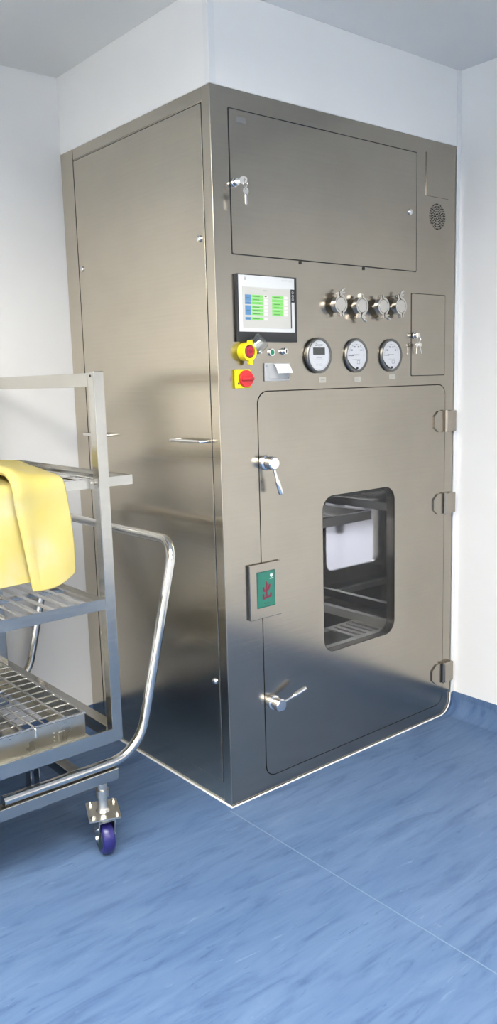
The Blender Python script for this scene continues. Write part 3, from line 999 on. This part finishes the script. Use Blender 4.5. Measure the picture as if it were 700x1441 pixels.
stroke([(-1, 33), (0.5, 22), (0, 5), (0.5, -12), (0, -20)], [1.8, 2.9, 2.4, 2.6, 2.2], 0.01230)        # long middle stroke
stroke([(-12, 16), (-12.5, 9), (-11, 1)], [2.0, 3.0, 2.4], 0.01235)                                        # upper left
stroke([(-12, 2), (-2, 4), (9, 6)], [2.2, 2.3, 2.2], 0.01240)                                              # upper floor
stroke([(14, 22), (11, 14), (9, 5)], [2.4, 3.4, 2.4], 0.01245)                                              # upper right
stroke([(-13, -7), (-14, -15), (-13, -24)], [1.8, 2.8, 2.6], 0.01250)                                    # lower left
stroke([(-14, -23), (0, -19.5), (16, -18)], [2.8, 2.5, 2.4], 0.01255)                                   # lower floor
stroke([(18, -6), (17.5, -13), (18, -21)], [2.0, 3.2, 2.2], 0.01260)                                    # lower right
mb.use('caulk')
lx, lz = gx1-0.0155, gz1-0.0165
mb.ring(disc(lx, lz, 0.0062, 20), disc(lx, lz, 0.0042, 20), front, 0.01220, 0.01240)
mb.prism(disc(lx, lz, 0.0030, 12), front, 0.01220, 0.01240)
for k in range(5):
    mb.prism(rr(lx-0.0075+0.0031*k, lx-0.0052+0.0031*k, lz-0.0115, lz-0.0092, 0.0002, 1), front, 0.01220, 0.01240)
mb.use('dark_mark')
mb.prism(rr(cx-0.011, cx+0.010, gz0+0.0120, gz0+0.0142, 0.0005, 1), front, 0.01220, 0.01230)
mb.build('sign', None, sb, 'green sign with a red brush-written character')

# ---- left side: removable panel with screws and two bow handles
mb = MB(); mb.use('black')
mb.prism(rr(0.041, 0.812, 0.072, 2.160, 0.002, 2), left, 0.0002, 0.001)
mb.use('panel')
mb.box(-0.0036, -0.0010, 0.0435, 0.8095, 0.0745, 2.157, 0.0012, 2)
sp = mb.build('side_panel', None, cab)
mb = MB(); mb.use('panel')
mb.box(-0.0034, -0.0001, -0.0006, 0.0385, 0.001, CH-0.0005, 0.0015, 3)
mb.prism(rr(0.0395, 0.8120, 2.1635, CH-0.001, 0.001, 2), left, 0.0002, 0.0022)
mb.prism(rr(0.8145, CD-0.001, 0.001, CH-0.0005, 0.001, 2), left, 0.0002, 0.0034)
mb.build('edge_strip', None, cab)
for (y, z) in ((0.069, 1.785), (0.787, 1.782), (0.067, 0.412), (0.787, 0.412)):
    knob_screw(0, 0, sp, org=(-0.0035, y, z), ax=(-1, 0, 0), r=0.0105)
for (ya, yb) in ((0.052, 0.232), (0.632, 0.800)):
    mb = MB(); mb.use('chrome')
    P = fillet([(-0.0036, ya, 1.186), (-0.036, ya+0.004, 1.186), (-0.036, yb-0.004, 1.186), (-0.0036, yb, 1.186)], 0.02, 6)
    mb.tube(P, 0.0052, 12)
    mb.build('pull_handle', None, sp)

# ------------------------------------------------------------------ the trolley
TX1, TY0, TY1, TX0 = -0.373, 0.030, 0.868, -1.33
tro = thing('shelf_trolley', 'stainless steel shelf trolley on purple wheels with bent tube push handle, beside the cabinet', 'trolley', ((TX0+TX1)/2, (TY0+TY1)/2, 0))
PW = 0.033
TOP = 1.402
posts = [(TX1-PW, TY0), (TX1-PW, TY1-PW), (TX0, TY0), (TX0, TY1-PW)]
for (x, y) in posts:
    mb = MB(); mb.use('frame'); mb.box(x, x+PW, y, y+PW, 0.342, TOP, 0.002)
    mb.use('black'); mb.prism(disc(y+PW*0.5, TOP-0.012, 0.0035, 12), lambda u, v, d: (x-d, u, v), 0.0002, 0.0008)
    mb.build('post', None, tro)
for x in (TX1-PW, TX0):
    mb = MB(); mb.box(x+0.001, x+PW-0.001, TY0+PW, TY1-PW, TOP-0.042, TOP-0.004, 0.002); mb.build('top_rail', 'frame', tro)

def shelf(x0, x1, ya, yb, zt, h, n, name='shelf', wv=0.024):
    mb = MB(); mb.use('frame')
    mb.box(x0, x1, ya, ya+0.003, zt-h, zt)                 # angle sections: upright web and inner ledge
    mb.box(x0, x1, yb-0.003, yb, zt-h, zt)
    mb.box(x0, x0+0.003, ya+0.003, yb-0.003, zt-h, zt)
    mb.box(x1-0.003, x1, ya+0.003, yb-0.003, zt-h, zt)
    for (a0, a1, c0, c1) in ((x0+0.003, x1-0.003, ya+0.003, ya+wv), (x0+0.003, x1-0.003, yb-wv, yb-0.003), (x0+0.003, x0+wv, ya+wv, yb-wv), (x1-wv, x1-0.003, ya+wv, yb-wv)):
        mb.box(a0, a1, c0, c1, zt-0.012, zt-0.009)
    for yy in (ya+(yb-ya)*0.33, ya+(yb-ya)*0.67):
        mb.box(x0+0.003, x1-0.003, yy-0.010, yy+0.010, zt-0.030, zt-0.0185)
    sh = mb.build(name, None, tro)
    mb = MB(); mb.use('tube')
    for k in range(n):
        x = x0+0.03 + (x1-x0-0.06)*(k+0.5)/n
        mb.box(x-0.007, x+0.007, ya+0.010, yb-0.010, zt-0.018, zt-0.0125, 0.0015)
    mb.build('slats', None, sh)
    return sh
shelf(TX0-0.09, TX1+0.095, TY0+PW+0.001, TY1-PW-0.001, 1.108, 0.027, 21)
shelf(TX0+PW, TX1-PW, TY0+0.001, TY1-0.001, 0.770, 0.031, 19)
# bolted joints that carry the upper shelf
for (x, y, dy) in ((TX1-PW, TY0+PW, 1), (TX1-PW, TY1-PW, -1), (TX0, TY0+PW, 1), (TX0, TY1-PW, -1)):
    mb = MB(); mb.use('zinc')
    mb.box(x-0.012, x-0.0005, min(y-0.006*dy, y+0.0008*dy), max(y-0.006*dy, y+0.0008*dy), 1.080, 1.106)
    mb.lathe([(0.0045, 0), (0.0045, 0.003), (0.0, 0.0035)], (x-0.006, y-0.006*dy, 1.095), (0, -dy, 0), 12)
    mb.build('shelf_bracket', None, tro)
# bottom deck frame
DT = 0.382
mb = MB(); mb.use('frame')
H_ = 0.040
mb.box(TX0+PW, TX1-PW, TY0, TY0+0.004, DT-H_, DT)
mb.box(TX0+PW, TX1-PW, TY1-0.004, TY1, DT-H_, DT)
mb.box(TX0, TX0+0.004, TY0+PW, TY1-PW, DT-H_, DT)
mb.box(TX1-PW-0.003, TX1, TY0+PW, TY1-PW, DT-H_, DT, 0.0015)
for (a0, a1, c0, c1) in ((TX0+0.004, TX1-0.004, TY0+0.004, TY0+0.045), (TX0+0.004, TX1-0.004, TY1-0.045, TY1-0.004), (TX0+0.004, TX0+0.06, TY0+0.045, TY1-0.045), (TX1-PW-0.075, TX1-PW-0.055, TY0+0.045, TY1-0.045)):
    mb.box(a0, a1, c0, c1, DT-0.026, DT-0.022)
for xx in (-0.62, -0.85, -1.08):
    mb.box(xx-0.02, xx+0.02, TY0+0.045, TY1-0.045, DT-0.038, DT-0.0265)
mb.build('deck_frame', None, tro)
# undercarriage
CT = 0.252
mb = MB(); mb.use('frame')
CY0, CY1 = 0.042, TY1-0.012
mb.box(TX0+0.02, TX1-0.014, CY0, CY0+0.035, CT-0.034, CT, 0.002)
mb.box(TX0+0.02, TX1-0.014, CY1-0.035, CY1, CT-0.034, CT, 0.002)
for x in (-0.49, -1.20):
    mb.box(x-0.0175, x+0.0175, CY0+0.035, CY1-0.035, CT-0.034, CT-0.001, 0.002)
mb.build('undercarriage', None, tro)
for (x, y) in ((-0.63, CY0), (-0.63, CY1-0.045), (-1.16, CY0), (-1.16, CY1-0.045)):
    mb = MB(); mb.use('frame')
    y = y+0.036 if y < 0.4 else y-0.030
    mb.box(x-0.014, x-0.011, y, y+0.034, CT-0.03, DT-0.0385)
    mb.box(x+0.011, x+0.014, y, y+0.034, CT-0.03, DT-0.0385)
    mb.box(x-0.014, x+0.014, y, y+0.034, DT-0.0415, DT-0.0385)
    mb.use('chrome'); mb.lathe([(0.0065, 0), (0.0065, 0.030), (0.004, 0.034), (0.0, 0.034)], (x, y+0.017, DT-0.042), (0, 0, -1), 12)
    mb.build('riser', None, tro)
for (x, y) in ((-0.63, CY0-0.002), ):
    mb = MB(); mb.use('chrome')
    mb.lathe([(0.0055, 0), (0.0055, 0.008), (0.003, 0.012), (0, 0.012)], (x, CY0+0.017, CT-0.034), (0, 0, -1), 12)
    mb.build('bolt', None, tro)
# push handle of bent tube
TR = 0.0148
HX = -0.305
hz_ = CT+TR+0.0005
P = fillet([(-0.735, CY0+0.016, hz_), (HX, CY0+0.016, hz_), (-0.147, CY0+0.016, 0.895), (-0.147, CY1-0.016, 0.895), (HX, CY1-0.016, hz_), (-0.735, CY1-0.016, hz_)], [0.13, 0.065, 0.065, 0.13], 10)
mb = MB(); mb.use('tube'); mb.tube(P, TR, 20); mb.build('push_handle', None, tro)

# casters: square bolted plate, fork, purple wheel
def caster(x, y, ang, wheel_turn=0.2):
    mb = MB(); mb.use('zinc')
    ca, sa = math.cos(ang), math.sin(ang)
    z1 = 0.132
    pq = [(a*ca-b_*sa, a*sa+b_*ca) for a, b_ in rr(-0.046, 0.046, -0.057, 0.057, 0.004, 3)]
    mb.prism([(x+a, y+b_) for a, b_ in pq], lambda u, v, d: (u, v, d), z1-0.005, z1)
    for sx in (-0.034, 0.034):
        for sy in (-0.040, 0.040):
            bx_, by_ = x+sx*ca-sy*sa, y+sx*sa+sy*ca
            mb.lathe([(0.007, 0), (0.007, 0.006), (0.004, 0.0062), (0.004, 0.010), (0.0, 0.0105)], (bx_, by_, z1), (0, 0, 1), 6, False)
            mb.lathe([(0.007, 0), (0.007, 0.006), (0.0, 0.006)], (bx_, by_, z1-0.005), (0, 0, -1), 6, False)
    mb.use('zinc')
    mb.lathe([(0.022, z1), (0.017, z1+0.006), (0.0145, z1+0.010), (0.0145, z1+0.042), (0.0195, z1+0.043), (0.0195, z1+0.066), (0.0155, z1+0.068), (0.0155, CT-0.034)], (x, y, 0), (0, 0, 1), 24)
    ob = mb.build('caster', None, tro)
    ca, sa = math.cos(ang+wheel_turn), math.sin(ang+wheel_turn)
    ox, oy = x+0.004*sa, y-0.004*ca
    def loc(u, v, z):          # u along the axle, v along the rolling direction
        return (ox+u*ca-v*sa, oy+u*sa+v*ca, z)
    mb = MB(); mb.use('zinc')
    mb.lathe([(0.030, 0.108), (0.030, 0.1265)], (x, y, 0), (0, 0, 1), 24)
    for s_ in (-1, 1):
        q = [(-0.030, 0.118), (0.030, 0.118), (0.030, 0.10), (0.013, 0.040), (-0.013, 0.040), (-0.030, 0.10)]
        vs = [loc(s_*0.0222, a, z) for a, z in q]+[loc(s_*0.0248, a, z) for a, z in q]
        mb.add(vs, [list(range(6)), list(range(11, 5, -1))]+[[i, (i+1) % 6, 6+(i+1) % 6, 6+i] for i in range(6)])
    mb.add([loc(a, b_, z) for z in (0.1075, 0.1105) for a, b_ in ((-0.0248, -0.03), (0.0248, -0.03), (0.0248, 0.03), (-0.0248, 0.03))],
           [[0, 1, 2, 3], [4, 7, 6, 5], [0, 4, 5, 1], [1, 5, 6, 2], [2, 6, 7, 3], [3, 7, 4, 0]])
    ax_ = Vector(loc(1, 0, 0))-Vector(loc(0, 0, 0))
    mb.use('chrome')
    mb.lathe([(0.008, 0), (0.008, 0.061), (0.0, 0.061)], Vector(loc(-0.0305, 0, 0.050)), ax_, 6, False)
    mb.cyl(loc(-0.031, 0.018, 0.098), loc(-0.0248, 0.018, 0.098), 0.006, seg=10)
    mb.cyl(loc(-0.033, -0.02, 0.088), loc(-0.0248, -0.02, 0.088), 0.005, seg=10)
    mb.build('fork', None, ob)
    mb = MB(); mb.use('polyurethane')
    a0 = Vector(loc(-0.019, 0, 0.050))
    mb.lathe([(0.034, 0.0), (0.043, 0.001), (0.0475, 0.005), (0.0495, 0.011), (0.05, 0.019), (0.0495, 0.027), (0.0475, 0.033), (0.043, 0.037), (0.034, 0.038)], a0, ax_, 36)
    mb.use('hub')
    mb.lathe([(0.0345, -0.0008), (0.0345, 0.0388), (0.014, 0.0402), (0.014, -0.0025), (0.0345, -0.0008)], a0, ax_, 28)
    mb.build('wheel', None, ob, 'purple blue wheel')
caster(-0.437, 0.058, -0.40)
caster(-0.437, CY1-0.018, -0.25)
caster(-1.255, 0.060, 0.2)
caster(-1.255, CY1-0.018, 0.1)

# ------------------------------------------------------------------ tray with wire grid on the deck
X0, X1, Y0, Y1 = -1.24, -0.466, 0.082, 0.800
ZB, ZT = DT-0.0215, 0.437
tray = thing('wire_tray', 'open steel tray covered by a wire grid, lying on the lowest deck of the trolley', 'tray', ((X0+X1)/2, (Y0+Y1)/2, ZB))
mb = MB(); mb.use('sheet')
t_ = 0.0025
mb.box(X0, X1, Y0, Y0+t_, ZB+0.002, ZT-0.006)
mb.box(X0, X1, Y1-t_, Y1, ZB+0.002, ZT-0.006)
mb.box(X0, X0+t_, Y0+t_, Y1-t_, ZB+0.002, ZT-0.006)
mb.box(X1-t_, X1, Y0+t_, Y1-t_, ZB+0.002, ZT-0.006)
mb.box(X0-0.01, X1+0.01, Y0-0.012, Y0+0.03, ZB, ZB+0.002)
mb.box(X0-0.01, X1+0.01, Y1-0.03, Y1+0.012, ZB, ZB+0.002)
mb.box(X0-0.01, X0+0.03, Y0+0.03, Y1-0.03, ZB, ZB+0.002)
mb.box(X1-0.03, X1+0.01, Y0+0.03, Y1-0.03, ZB, ZB+0.002)
mb.box(X0+0.03, X1-0.20, Y0+0.03, Y1-0.03, ZB, ZB+0.0015)
# small riveted tab on the front side
mb.box(X1-0.085, X1-0.065, Y0-0.003, Y0, ZB+0.014, ZB+0.040, 0.0008)
for k in range(3):
    mb.cyl((X1-0.098, Y0, ZB+0.016+0.012*k), (X1-0.098, Y0-0.002, ZB+0.016+0.012*k), 0.002, seg=8)
mb.build('tray_box', None, tray)
mb = MB(); mb.use('tube')
zc = ZT-0.003
P = [(X0, Y0, zc), (X1, Y0, zc), (X1, Y1, zc), (X0, Y1, zc), (X0, Y0, zc)]
for a, c in zip(P[:-1], P[1:]):
    mb.tube([a, c], 0.0040, 10)
nx = 12
for k in range(1, nx):
    x = X1 + (X0-X1)*k/nx
    mb.tube([(x, Y0-0.002, zc+0.0055), (x, Y1, zc+0.0055)], 0.0030, 8)
ny = 15
for k in range(1, ny):
    y = Y0 + (Y1-Y0)*k/ny
    mb.tube([(X0, y, zc), (X1, y, zc)], 0.0026, 8)
# one wire that runs past the edge and bends down
x = X1 + (X0-X1)*2.5/nx
mb.tube(fillet([(x, Y0+0.18, zc+0.007), (x, Y0-0.022, zc+0.007), (x, Y0-0.022, zc-0.020)], 0.008, 5), 0.0030, 8)
mb.build('wire_grid', None, tray)

# ------------------------------------------------------------------ yellow cloth over the upper shelf
def cloth():
    zs = 1.1095
    yf = TY0+PW-0.001          # plane of the shelf's front rail
    def path(s):               # s: 0 at the back edge, 1 over the front rail, beyond 1 hanging down
        if s <= 1.0:
            return Vector((0, yf+0.52*(1-s), zs)), Vector((0, 0, 1))
        d = s-1.0
        r = 0.012
        arc = r*PI/2
        if d < arc:
            a = d/r
            return Vector((0, yf-r*math.sin(a)*0.95, zs-r*(1-math.cos(a)))), Vector((0, -math.sin(a), math.cos(a)))
        return Vector((0, yf-r*0.95-0.03*(d-arc), zs-r-(d-arc))), Vector((0, -1, 0.0))
    # cross section: lower layer from the left, S fold, upper layer to the right edge
    sec = [(-1.02, 0.0035), (-0.95, 0.0035), (-0.88, 0.004), (-0.81, 0.004), (-0.75, 0.0035), (-0.70, 0.0035), (-0.66, 0.0035), (-0.62, 0.004), (-0.59, 0.0045),
           (-0.572, 0.007), (-0.569, 0.0095), (-0.574, 0.012), (-0.60, 0.0135), (-0.63, 0.0145), (-0.652, 0.0165),
           (-0.664, 0.0205), (-0.667, 0.0255), (-0.661, 0.0305), (-0.647, 0.0325), (-0.625, 0.0305), (-0.60, 0.0265), (-0.57, 0.022), (-0.545, 0.019), (-0.525, 0.0165), (-0.509, 0.0145)]
    nsec = len(sec)
    nv = 46
    arcstart = 1.0
    drop = 0.275
    rows = []
    for j in range(nv+1):
        t = j/nv
        rows.append(t)
    bm_v, faces = [], []
    for t in rows:
        for i, (x, n) in enumerate(sec):
            upper = min(1.0, max(0.0, (i-11)/4.0))
            Lh = 0.262 + upper*(0.020) - (0.030*max(0, (x+0.56)/0.05) if upper >= 1 and x > -0.56 else 0) - (0.004*(x+0.6)/0.4 if upper < 0.5 else 0)
            smax = 1.0+Lh
            s = 0.12+(smax-0.12)*t if False else (t/0.34 if t < 0.34 else 1.0+Lh*(t-0.34)/0.66)
            p, nn = path(s)
            back = max(0.0, 1.0-s)
            down = max(0.0, s-1.0)
            # right edge runs outward towards the back, the fold's left edge moves right on the way down
            xx = x + back*(0.12 if i >= 18 else 0.10)*max(0.0, min(1.0, (x+0.75)/0.2))
            k = math.exp(-((x+0.655)/0.035)**2)
            xx += down*0.16*k*(1 if 9 < i < 20 else 0)
            xx += 0.010*math.sin(min(1, down/0.22)*PI*0.6)*(max(0, (x+0.60)/0.09) if i > 18 else 0)
            lift = (1.0 + 0.55*upper*math.exp(-(down/0.05)**2)*k) if s >= 1 else (1.0 + 0.55*upper*k)
            wav = 0.004*math.sin(x*38+1.5*down*10)*min(1, down/0.1) + 0.0025*math.sin(x*23+back*14+1)
            off = n*lift + wav*(0.3+0.7*min(1, down/0.05))*0.8 + 0.003
            if i > 19:
                off += 0.012*min(1, down/0.2)*((x+0.66)/0.15)*0.6
            off = max(off, 0.0028)
            q = p + nn*off
            bm_v.append((xx, q.y, q.z))
    for j in range(nv):
        for i in range(nsec-1):
            a = j*nsec+i
            faces.append([a, a+1, a+nsec+1, a+nsec])
    mb = MB(); mb.use('cloth'); mb.add(bm_v, faces, True)
    o = mb.build('cloth', None)
    md = o.modifiers.new('subsurf', 'SUBSURF'); md.levels = 2; md.render_levels = 2
    md = o.modifiers.new('thickness', 'SOLIDIFY'); md.thickness = 0.0018; md.offset = 0
    return o
tag(cloth(), 'yellow rubbery cloth folded over the front rail of the upper trolley shelf', 'cloth')
